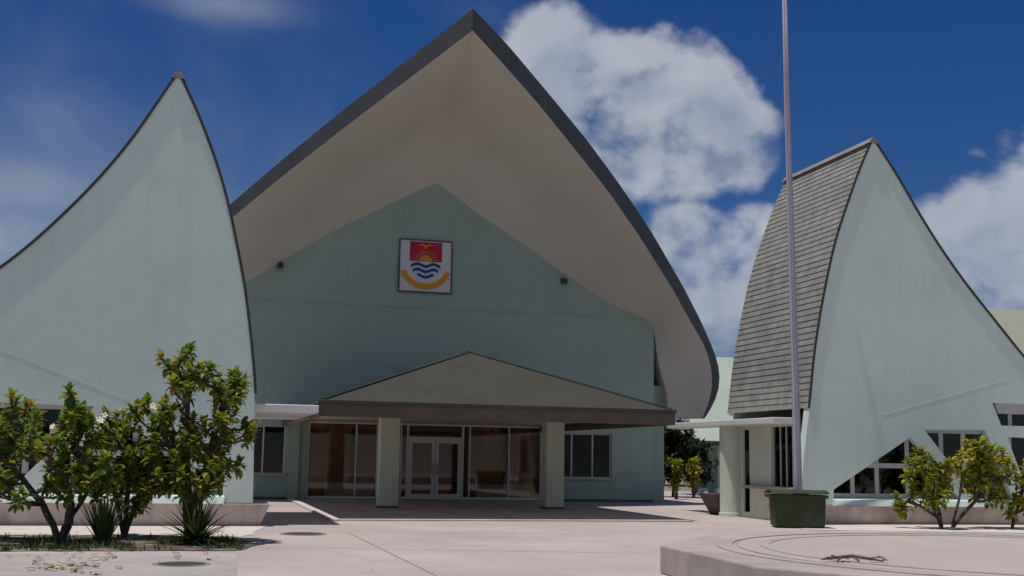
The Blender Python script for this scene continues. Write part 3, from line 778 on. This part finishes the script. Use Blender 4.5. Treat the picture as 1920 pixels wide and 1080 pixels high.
def shrub(name, base_px, tips, label, group, mleaf, lmin, lmax, stems, nleaf=(15, 22), thick=.05, tone0=.62, spread_y=.55, blossoms=(), fill=2.5):
    base = ground(*base_px); ro = empty(name, base); tag(ro, label, 'shrub', group)
    nodes = [Vector((0, 0, 0))]; par = [-1]; isl = []
    for st in stems:                      # explicit main stems as photo points, rising from the base
        last = 0
        for px, py in st:
            p = at_depth(px, py, base.y+random.uniform(-.15, .15))-base; nodes.append(p); par.append(last); last = len(nodes)-1
    T = []
    for t in tips:
        px, py = t[0], t[1]
        for k in range(max(1, int(fill+random.random()))):
            y = base.y+random.gauss(0, spread_y)
            jx = random.gauss(0, 10) if k else 0; jy = random.gauss(0, 9) if k else 0
            T.append(at_depth(px+jx, py+jy, y)-base)
    T.sort(key=lambda p: p.length)
    for p in T:
        best = min(range(len(nodes)), key=lambda i: (nodes[i]-p).length + (2.0*max(0, nodes[i].z-p.z+.05)) + .25*(0 if par[i] >= 0 else 1) + (.4 if i in isl else 0))
        a = nodes[best]; m = a.lerp(p, .5)+Vector((random.uniform(-.06, .06), random.uniform(-.06, .06), -.05*(p-a).length))
        nodes.append(m); par.append(best); nodes.append(p); par.append(len(nodes)-2); isl.append(len(nodes)-1)
    wgt = [0]*len(nodes)
    for i in isl:
        k = i
        while k >= 0: wgt[k] += 1; k = par[k]
    rad = lambda i: min(thick, .010+.0085*math.sqrt(max(1, wgt[i])))
    tr = MB()
    for i in range(1, len(nodes)):
        a, p = nodes[par[i]], nodes[i]
        if (p-a).length < 1e-3: continue
        r1 = rad(i) if par[i] == 0 else min(rad(par[i]), rad(i)*1.35)
        q = a.lerp(p, .5)+Vector((random.uniform(-1, 1), random.uniform(-1, 1), random.uniform(-1, 1)))*.03*(p-a).length
        tr.tube([a, q, p], [r1, (r1+rad(i))/2, rad(i)*.9], 7, cap=False)
    tr.build('trunk', m_bark, ro, smooth=True)
    fo = MB()
    for i in isl:
        ax = nodes[i]-nodes[par[i]]; ax = ax.normalized()*.6+Vector((random.uniform(-.3, .3), random.uniform(-.4, .2), .65))
        rosette(fo, nodes[i], ax, random.randint(*nleaf), lmin, lmax, tone0+random.gauss(0, .13))
    fo.build('foliage', mleaf, ro, col=True, recalc=False)
    for (px, py) in blossoms:
        c0 = at_depth(px, py, base.y-.55)-base; q = MB()
        for _ in range(3):
            c_ = c0+Vector((random.gauss(0, .05), random.gauss(0, .05), random.gauss(0, .04))); ax = Vector((random.uniform(-.6, .6), -1, random.uniform(0, .9))).normalized()
            x = ax.orthogonal().normalized(); y = ax.cross(x)
            for i in range(5):
                a = 1.2566*i; d = (x*math.cos(a)+y*math.sin(a)+ax*.35).normalized(); leaf(q, c_, d, .065, .045, .2, .5, ax)
        q.build('blossom', m_petal, ro, recalc=False)
    return ro

tipsA = [(30,752),(12,778),(48,760),(-12,790),(8,826),(38,800),(62,815),(20,862),(52,838),(88,826),(128,762),(124,788),(152,776),(172,788),(108,826),(140,818),(160,838),(120,862),(150,878),(88,908),(112,900),(132,915),(170,902),(15,908),(184,920),(-32,800),(-42,858),(-70,900),(-20,925),(40,925),(150,915),(118,845),(0,850),(-5,880),(70,845),(165,860), (135,745), (180,815), (195,860), (200,905), (100,875), (75,780), (150,800), (-50,760), (185,885)]
tipsB = [(222,778),(246,768),(268,762),(286,788),(232,808),(262,820),(290,840),(204,828),(240,850),(276,878),(216,878),(252,900),(190,800),(200,855),(228,925),(265,915),(285,905),(205,905),(180,880),(245,790),(296,815),(240,872),(300,870),(280,925),(255,860),(215,800),(300,780),(235,945),(270,945),(300,905)]
tipsC = [(343,664),(330,684),(358,690),(345,712),(328,700),(362,712),(338,728),(352,728),(381,700),(394,690),(378,718),(410,708),(428,738),(416,730),(405,722),(446,718),(440,748),(457,722),(430,760),(420,790),(436,705),(464,800),(474,806),(404,786),(382,800),(360,790),(325,768),(310,758),(308,790),(340,818),(372,828),(402,838),(422,820),(390,868),(350,866),(320,848),(432,872),(450,868),(362,898),(382,912),(338,900),(300,835),(415,850),(330,875),(405,890),(345,925),(375,930),(412,770),(365,850),(385,845),(345,895),(400,870),(315,905),(325,820),(395,915),(355,810)]
SH = 'shrubs in the bed left of the porch'
shrub('frangipani_shrub', (112, 1018), tipsA, 'frangipani shrub with thick leaning trunks at the left end of the planting bed', SH, m_leaf, .13, .23,
      [[(100, 985), (80, 945), (48, 905), (20, 870)], [(128, 985), (132, 950), (125, 905), (130, 850)], [(118, 990), (140, 960), (165, 920)]], thick=.085, spread_y=.5,
      blossoms=[(104, 806), (92, 848), (188, 785)])
shrub('frangipani_shrub', (232, 1010), tipsB, 'dense middle frangipani shrub, second from the left in the planting bed, with white flowers', SH, m_leaf, .13, .22,
      [[(236, 970), (240, 920), (235, 870)], [(226, 970), (215, 930)], [(250, 960), (268, 915)]], thick=.05, spread_y=.45, tone0=.60,
      blossoms=[(254, 818), (284, 762)])
shrub('frangipani_shrub', (352, 1014), tipsC, 'tallest frangipani shrub with a lone upright leafy tip, rising behind the agave', SH, m_leaf, .13, .22,
      [[(352, 970), (354, 910), (352, 840), (351, 780), (349, 720)], [(362, 940), (385, 880), (400, 820), (415, 770)], [(345, 940), (325, 880)]], thick=.055, spread_y=.4, tone0=.68,
      blossoms=[(333, 775)])
tipsD = [(1690,945),(1702,868),(1722,870),(1742,890),(1712,915),(1752,900),(1766,880),(1780,900),(1735,928),(1760,930),(1716,850),(1735,862),(1688,955),(1700,890),(1772,915),(1755,872),(1785,868),(1748,945)]
tipsE = [(1802,850),(1820,840),(1842,850),(1860,842),(1830,868),(1850,880),(1872,872),(1888,868),(1880,905),(1896,890),(1850,905),(1836,900),(1805,888),(1872,925),(1816,870),(1842,832),(1885,935),(1828,925),(1812,905),(1862,860),(1850,865)]
tipsF = [(1902,936),(1916,925),(1922,885),(1896,958),(1936,900),(1942,935),(1955,910),(1925,950),(1965,950),(1910,900),(1890,965),(1935,870)]
SR_ = 'shrubs in front of the right wing'
shrub('yellow_green_shrub', (1766, 992), tipsD, 'low yellow green shrub left of its taller neighbour before the right building', SR_, m_leaf2, .16, .26,
      [[(1762, 965), (1755, 935)], [(1758, 970), (1725, 948), (1700, 940)]], thick=.05, spread_y=.35, tone0=.6, fill=2.0)
shrub('yellow_green_shrub', (1785, 990), tipsE, 'taller shrub with golden yellow crown leaning right before the right building', SR_, m_leaf2, .16, .26,
      [[(1792, 960), (1800, 925), (1806, 890)], [(1800, 970), (1828, 940), (1850, 910)]], thick=.05, spread_y=.4, tone0=.7, fill=2.3)
shrub('yellow_green_shrub', (1897, 992), tipsF, 'sparse shrub cut off by the right edge of the photo', SR_, m_leaf2, .15, .25,
      [[(1905, 960), (1918, 920)]], thick=.04, spread_y=.3, tone0=.62, fill=1.9)

def blade(b, p, d, length, width, droop, col):
    s = d.cross(Vector((0, 0, 1)))
    if s.length < 1e-3: s = Vector((1, 0, 0))
    s.normalize(); pts = []; q = Vector(p); dd = Vector(d)
    for i in range(6):
        pts.append(q.copy()); q = q+dd*length/5; dd = (dd+Vector((0, 0, -droop*.2))).normalized()
    ws = [.55, 1, .95, .72, .4, .03]
    for i in range(5):
        f = s.cross(dd)*width*.2
        b.quad(pts[i], pts[i]+s*width*.5*ws[i]-f*ws[i], pts[i+1]+s*width*.5*ws[i+1]-f*ws[i+1], pts[i+1], c=col)
        b.quad(pts[i]-s*width*.5*ws[i]-f*ws[i], pts[i], pts[i+1], pts[i+1]-s*width*.5*ws[i+1]-f*ws[i+1], c=col)
def spiky(name, px, n, lmin, lmax, emin, emax, width, droop, m, label, stem):
    base = ground(*px); ro = empty(name, base); tag(ro, label, 'plant')
    b = MB(); a = 0
    for i in range(n):
        a += 2.399; e = R(emin+(emax-emin)*(i/n)**.8+random.uniform(-6, 6))
        d = Vector((math.cos(a)*math.cos(e), math.sin(a)*math.cos(e), math.sin(e)))
        k = stem*(i/n)
        p = Vector((math.cos(a), math.sin(a), 0))*.05+Vector((0, 0, .02+k))
        blade(b, p, d, random.uniform(lmin, lmax), width*random.uniform(.8, 1.2), droop*random.uniform(.3, 1.5), min(1, max(0, random.gauss(.42, .25))))
    b.build('foliage', m, ro, col=True, recalc=False)
    t = MB(); t.lathe([(.09, 0), (.08, stem*.6+.05), (.03, stem+.08)], 0, 0, 10); t.build('stem', m_bark, ro)
spiky('agave_plant', (366, 1022), 85, .55, .82, -5, 86, .058, .5, m_agave, 'dark spiky agave rosette in front of the tallest frangipani shrub', .22)
spiky('strap_leaf_plant', (192, 1022), 52, .62, .92, 52, 88, .052, .35, m_strap, 'upright tuft of strap leaves between the shrub trunks in the bed', .05)

b = MB()
for i in range(900):
    px = random.uniform(-120, 455); py = random.uniform(1010, 1034)
    if mnoise.noise(Vector((px*.018, py*.09, 2))) < .03: continue
    p = ground(px, py); p.z = .012
    for _ in range(4):
        a = random.uniform(0, 6.28); e = R(random.uniform(25, 85))
        blade(b, p+Vector((random.gauss(0, .03), random.gauss(0, .03), 0)), Vector((math.cos(a)*math.cos(e), math.sin(a)*math.cos(e), math.sin(e))), random.uniform(.05, .17), .022, .8, min(1, max(0, random.gauss(.45, .25))))
tag(b.build('weed_cover', m_weed, None, col=True, recalc=False), 'low green weeds creeping over the planting bed under the shrubs', 'weeds', kind='stuff')
b = MB()
def litter(n, fx):
    for i in range(n):
        px, py = fx(); p = ground(px, py); p.z = .016; a = random.uniform(0, 6.28); l = random.uniform(.07, .17)
        d = Vector((math.cos(a), math.sin(a), random.uniform(-.05, .25))).normalized(); leaf(b, p, d, l, l*.45, random.uniform(-.3, .3), .5)
litter(34, lambda: (random.gauss(150, 32), random.gauss(1066, 6))); litter(12, lambda: (random.gauss(92, 14), random.gauss(1068, 3))); litter(26, lambda: (random.uniform(-50, 440), random.uniform(1038, 1056))); litter(10, lambda: (random.gauss(200, 20), random.gauss(1048, 3)))
tag(b.build('leaf_litter', m_dry, None, recalc=False), 'yellow brown fallen leaves scattered on the grey path before the bed', 'fallen leaves', kind='stuff')

# ------------------------------------------------------------------ behind the gap
def gable(name, base, rz, half, depth, ze, zr, m_r, m_w, label, over=.5, posts=0):
    ro = empty(name, base, rz); tag(ro, label, 'building')
    b = MB()
    for s in (-1, 1):
        b.hexa([(s*(half+over), -over, ze-.05), (s*(half+over), depth+over, ze-.05), (0, depth+over, zr-.05), (0, -over, zr-.05)],
               [(s*(half+over), -over, ze+.05), (s*(half+over), depth+over, ze+.05), (0, depth+over, zr+.08), (0, -over, zr+.08)])
    b.build('roof', m_r, ro)
    b = MB(); b.prism([[(-half, 0), (half, 0), (half, ze-.06), (0, zr-.3), (-half, ze-.06)], rect(-half*.6, -half*.2, .9, 2.1), rect(half*.2, half*.6, .9, 2.1)], 0, .2)
    b.box(-half, -half+.2, .201, depth, 0, ze-.08); b.box(half-.2, half, .201, depth, 0, ze-.08); b.prism([[(-half, 0), (half, 0), (half, ze-.06), (0, zr-.3), (-half, ze-.06)]], depth+.001, depth+.2)
    b.build('wall', m_w, ro)
    return ro
# pale hall seen in the slit beside the shingled side, roof slope facing the camera
p = at_depth(1352, 800, 66); ro = empty('rear_hall', Vector((p.x, p.y, 0)), TH); tag(ro, 'pale green roofed building glimpsed between the hall and the shingled side', 'building')
b = MB(); b.hexa([(-1.6, 0, 3.1), (16, 0, 3.1), (16, 7, 7.9), (-1.0, 7, 7.9)], [(-1.6, 0, 3.25), (16, 0, 3.25), (16, 7, 8.05), (-1.0, 7, 8.05)]); b.build('roof', m_palegreen, ro)
b = MB(); b.box(-1.2, 15, .6, .8, 0, 3.05); b.build('wall', m_mint_shaded, ro)
b = MB(); b.box(-1.6, 16, -.08, -.01, 2.95, 3.26); b.build('fascia', m_trim, ro)
# olive roof behind the right wing
p = at_depth(1840, 700, 58); ro = empty('rear_hall', Vector((p.x, p.y, 0)), TH); tag(ro, 'building with a pale olive roof rising behind the far right slope', 'building')
zt = at_depth(1900, 577, 64).z
b = MB(); b.hexa([(-6, 0, 4.4), (22, 0, 4.4), (22, 6, zt+.4), (-6, 6, zt-.4)], [(-6, 0, 4.55), (22, 0, 4.55), (22, 6, zt+.55), (-6, 6, zt-.25)])
b.build('roof', m_olive, ro)
b = MB(); b.box(-5.5, 21, .5, .7, 0, 4.3); b.build('wall', m_mint_shaded, ro)
# covered walkway
wp = at_depth(1345, 925, 57); wp.z = 0
ro = empty('covered_walkway', wp, TH); tag(ro, 'small shelter with pale green sheet roof and teal posts in the gap behind', 'shelter')
zA = at_depth(1350, 829, 57).z; zB = at_depth(1350, 803, 59).z
b = MB(); b.hexa([(-.85, 0, zA), (5, 0, zA), (5, 2.2, zB), (-1.75, 2.2, zB)], [(-.85, 0, zA+.06), (5, 0, zA+.06), (5, 2.2, zB+.06), (-1.75, 2.2, zB+.06)]); b.build('roof', m_palegreen, ro)
b = MB(); b.box(-.86, 5, -.07, -.005, zA-.16, zA+.02); b.build('fascia', m_trim, ro)
for x in (-.62, .15, 1.2, 3):
    b = MB(); b.box(x-.09, x+.09, .1, .28, .3, zA-.02); po = b.build('post', m_teal if x < 0 else m_mint_shaded, ro); b = MB(); b.hexa([(x-.22, -.03, 0), (x+.22, -.03, 0), (x+.22, .41, 0), (x-.22, .41, 0)], [(x-.12, .07, .298), (x+.12, .07, .298), (x+.12, .31, .298), (x-.12, .31, .298)]); b.build('footing', m_white, po)
b = MB(); b.box(-.4, 5, 2.0, 2.15, 0, zA-.05); b.build('rear_wall', m_mint_shaded, ro)
def bush(name, px, d, w, h, n, m, label, tone=.35, lsize=.16, group=None):
    base = at_depth(px, 900, d); base.z = 0; ro = empty(name, base); tag(ro, label, 'shrub', group); f = MB()
    t = MB(); t.tube([(0, 0, 0), (.03, 0, h*.35), (-.05, 0, h*.75)], [.07, .05, .02], 8)
    for s in range(5):
        a = s*1.3; t.tube([(0, 0, h*.1), (math.cos(a)*w*.25, math.sin(a)*w*.25, h*.45), (math.cos(a)*w*.4, math.sin(a)*w*.4, h*.7)], [.035, .025, .01], 6)
    t.build('trunk', m_bark, ro)
    cl = [Vector((random.gauss(0, w*.25), random.gauss(0, w*.25), h*random.uniform(.25, .92))) for _ in range(n)]
    for c_ in cl: rosette(f, c_, Vector((random.uniform(-.5, .5), random.uniform(-.8, .3), .7)), 13, lsize*.7, lsize*1.3, tone+random.gauss(0, .12))
    f.build('foliage', m, ro, col=True, recalc=False)
bush('dark_shrub', 1262, 52, 1.6, 3.4, 110, m_far_leaf, 'dark shrub beside the hall corner in the gap', .35, .26, 'shrubs in the gap behind')
bush('dark_shrub', 1302, 56, 1.8, 2.7, 90, m_far_leaf, 'dark shrub beneath the shelter roof edge in the gap', .3, .26, 'shrubs in the gap behind')
bush('yellow_shrub', 1268, 49, .55, 1.75, 22, m_leaf2, 'small lime green shrub nearest the hall corner in the gap', .62, .2)
bush('yellow_shrub', 1300, 51, .6, 1.95, 20, m_leaf2, 'small golden yellow shrub in the middle of the gap', .8, .2)
bush('dark_tree', 1290, 75, 5.5, 4.4, 230, m_far_leaf, 'dark broad leaved tree closing the view through the gap', .25, .5)

# ------------------------------------------------------------------ light
_su = U*-.22 - W*.032; SUN = Vector((_su.x, _su.y, .966)).normalized()
el = math.asin(SUN.z)
sl = bpy.data.lights.new('sun', 'SUN'); sl.energy = 4.2; sl.angle = R(.53); sl.color = (1, .955, .90)
so = bpy.data.objects.new('sun', sl); COL.objects.link(so); so.rotation_euler = (-SUN).to_track_quat('-Z', 'Y').to_euler()

w = bpy.data.worlds.new('World'); scene.world = w; w.use_nodes = True
nt = w.node_tree; N = nt.nodes; L = nt.links
bg = N['Background']; bg.inputs['Strength'].default_value = .10
sky = N.new('ShaderNodeTexSky'); sky.sky_type = 'NISHITA'; sky.sun_disc = False
sky.sun_elevation = el; sky.sun_rotation = math.atan2(SUN.x, SUN.y); sky.altitude = 0
sky.air_density = 1.0; sky.dust_density = .15; sky.ozone_density = 4.0
def math_n(op, a, b_=None, c_=None, clamp=False):
    n = N.new('ShaderNodeMath'); n.operation = op; n.use_clamp = clamp
    for i, x in enumerate((a, b_, c_)):
        if x is None: continue
        if isinstance(x, (int, float)): n.inputs[i].default_value = x
        else: L.new(x, n.inputs[i])
    return n.outputs[0]
tc = N.new('ShaderNodeTexCoord'); D = tc.outputs['Generated']
sp = N.new('ShaderNodeSeparateXYZ'); L.new(D, sp.inputs[0])
az = math_n('ARCTAN2', sp.outputs[0], sp.outputs[1]); elv = math_n('ARCSINE', sp.outputs[2])
gm = N.new('ShaderNodeHueSaturation'); gm.inputs['Saturation'].default_value = 1.3; gm.inputs['Value'].default_value = .74
L.new(sky.outputs[0], gm.inputs['Color'])
def vec(dx=0, dy=0, s=1.0):
    c_ = N.new('ShaderNodeCombineXYZ'); L.new(math_n('MULTIPLY', math_n('ADD', az, dx), s), c_.inputs[0]); L.new(math_n('MULTIPLY', math_n('ADD', elv, dy), s*1.15), c_.inputs[1]); c_.inputs[2].default_value = 3.7
    return c_.outputs[0]
def blob(px, py, rx, ry, amp=1.0):
    d = ray(px, py).normalized(); a, e = math.atan2(d.x, d.y), math.asin(d.z)
    return a, e, rx*1.15/FPX, ry*1.15/FPX, amp
CU = [blob(1040,110,95,85), blob(1110,190,140,120), blob(1215,205,130,115), blob(1310,225,110,105), blob(1390,275,85,75), blob(1260,300,170,70),
      blob(1290,440,80,60), blob(1340,520,130,110), blob(1390,470,80,80), blob(1300,600,120,70),
      blob(1800,450,85,70), blob(1870,420,90,80), blob(1920,480,110,110), blob(1850,540,120,60), blob(1960,400,80,70),
      blob(2200,330,260,110), blob(-300,420,240,110), blob(2600,520,300,150)]
CU += [(2.4, .55, .55, .32, 1), (-2.5, .5, .55, .32, 1), (1.75, .45, .35, .22, 1), (-1.75, .5, .4, .25, 1), (2.95, .35, .3, .22, 1), (-2.95, .4, .3, .22, 1)]   # unseen cumulus added behind the camera to brighten the wing fronts
WI = [blob(30,350,210,70,1.1), blob(-10,450,170,90,1.2), blob(420,8,180,45,.8), blob(210,110,80,50,.35), blob(60,230,100,40,.4), blob(200,330,460,330,.62), blob(430,330,160,110,.3), blob(900,30,110,60,.28), blob(-200,330,220,60,.7), blob(500,560,60,60,.0)]
def field(blobs, dx=0, dy=0):
    out = None
    for a, e, rx, ry, amp in blobs:
        if amp == 0: continue
        x = math_n('DIVIDE', math_n('SUBTRACT', az, a-dx), rx); y = math_n('DIVIDE', math_n('SUBTRACT', elv, e-dy), ry)
        d = math_n('SQRT', math_n('ADD', math_n('MULTIPLY', x, x), math_n('MULTIPLY', y, y)))
        v = math_n('MULTIPLY', math_n('SUBTRACT', 1.35, d), amp)
        out = v if out is None else math_n('SMOOTH_MAX', out, v, .25)
    return out
def fbm(dx=0, dy=0, s=14, detail=9, rough=.58, dist=.5):
    n = N.new('ShaderNodeTexNoise'); n.inputs['Scale'].default_value = s; n.inputs['Detail'].default_value = detail; n.inputs['Roughness'].default_value = rough; n.inputs['Distortion'].default_value = dist
    L.new(vec(dx, dy), n.inputs['Vector']); return n.outputs['Fac']
def puffs(dx=0, dy=0, s=30):
    n = N.new('ShaderNodeTexVoronoi'); n.feature = 'SMOOTH_F1'; n.inputs['Scale'].default_value = s; n.inputs['Detail'].default_value = 3; n.inputs['Roughness'].default_value = .5; n.inputs['Smoothness'].default_value = .5
    L.new(vec(dx, dy), n.inputs['Vector']); return n.outputs['Distance']
def density(dx=0, dy=0, detail=10, puff=True):
    f = math_n('MINIMUM', math_n('MULTIPLY', field(CU, dx, dy), 1.5), .92)
    f = math_n('ADD', f, math_n('MULTIPLY', math_n('SUBTRACT', fbm(dx, dy, 9, min(detail, 8), .54, .35), .5), 1.75))
    if puff: f = math_n('ADD', f, math_n('MULTIPLY', math_n('SUBTRACT', .40, puffs(dx, dy, 30)), .46))
    return f
def smooth(x, a, b_):
    n = N.new('ShaderNodeMapRange'); n.interpolation_type = 'SMOOTHSTEP'; n.inputs['From Min'].default_value = a; n.inputs['From Max'].default_value = b_; L.new(x, n.inputs['Value']); return n.outputs[0]
d0 = density(); d1 = density(-.012, .030, 6); dlow = density(.006, -.030, 4, False)
edge = math_n('MULTIPLY', smooth(dlow, .1, .8), .45)       # soft towards the base, crisper at the tops
x0 = math_n('SUBTRACT', d0, .20)
alpha = math_n('MULTIPLY', smooth(math_n('DIVIDE', x0, math_n('SUBTRACT', 1.05, edge)), -.08, .92), .94)
top = math_n('SUBTRACT', 1.0, smooth(d1, .2, 1.25))
n2 = fbm(5, 2, 10, 5, .5, .3)
bright = math_n('ADD', math_n('ADD', .40, math_n('MULTIPLY', top, .40)), math_n('MULTIPLY', math_n('SUBTRACT', n2, .5), .7), clamp=True)
ccol = N.new('ShaderNodeValToRGB'); L.new(bright, ccol.inputs[0])
e = ccol.color_ramp.elements; CS = 1/.10
e[0].position = .1; e[0].color = (.21, .295, .45, 1); e[1].position = 1; e[1].color = (.62, .645, .72, 1)
csc = N.new('ShaderNodeVectorMath'); csc.operation = 'SCALE'; L.new(ccol.outputs[0], csc.inputs[0]); csc.inputs['Scale'].default_value = CS
wf = math_n('ADD', field(WI), math_n('MULTIPLY', math_n('SUBTRACT', fbm(3, 1, 7, 6, .55, .3), .5), 1.3))
wa = math_n('MULTIPLY', smooth(wf, .05, 1.6), .72)
m1 = N.new('ShaderNodeMix'); m1.data_type = 'RGBA'; L.new(wa, m1.inputs['Factor']); skm = N.new('ShaderNodeVectorMath'); skm.operation = 'MULTIPLY'; L.new(gm.outputs[0], skm.inputs[0]); skm.inputs[1].default_value = (.50, .60, .83); L.new(skm.outputs[0], m1.inputs['A']); m1.inputs['B'].default_value = (.34*CS, .40*CS, .52*CS, 1)
m2 = N.new('ShaderNodeMix'); m2.data_type = 'RGBA'; L.new(alpha, m2.inputs['Factor']); L.new(m1.outputs['Result'], m2.inputs['A']); L.new(csc.outputs[0], m2.inputs['B'])
L.new(m2.outputs['Result'], bg.inputs['Color'])
w.cycles.sampling_method = 'MANUAL'; w.cycles.sample_map_resolution = 512

scene.view_settings.view_transform = 'Standard'; scene.view_settings.look = 'None'; scene.view_settings.exposure = -.32; scene.view_settings.gamma = 1
scene.cycles.use_denoising = True
scene.cycles.max_bounces = 8; scene.cycles.diffuse_bounces = 4; scene.cycles.transparent_max_bounces = 12
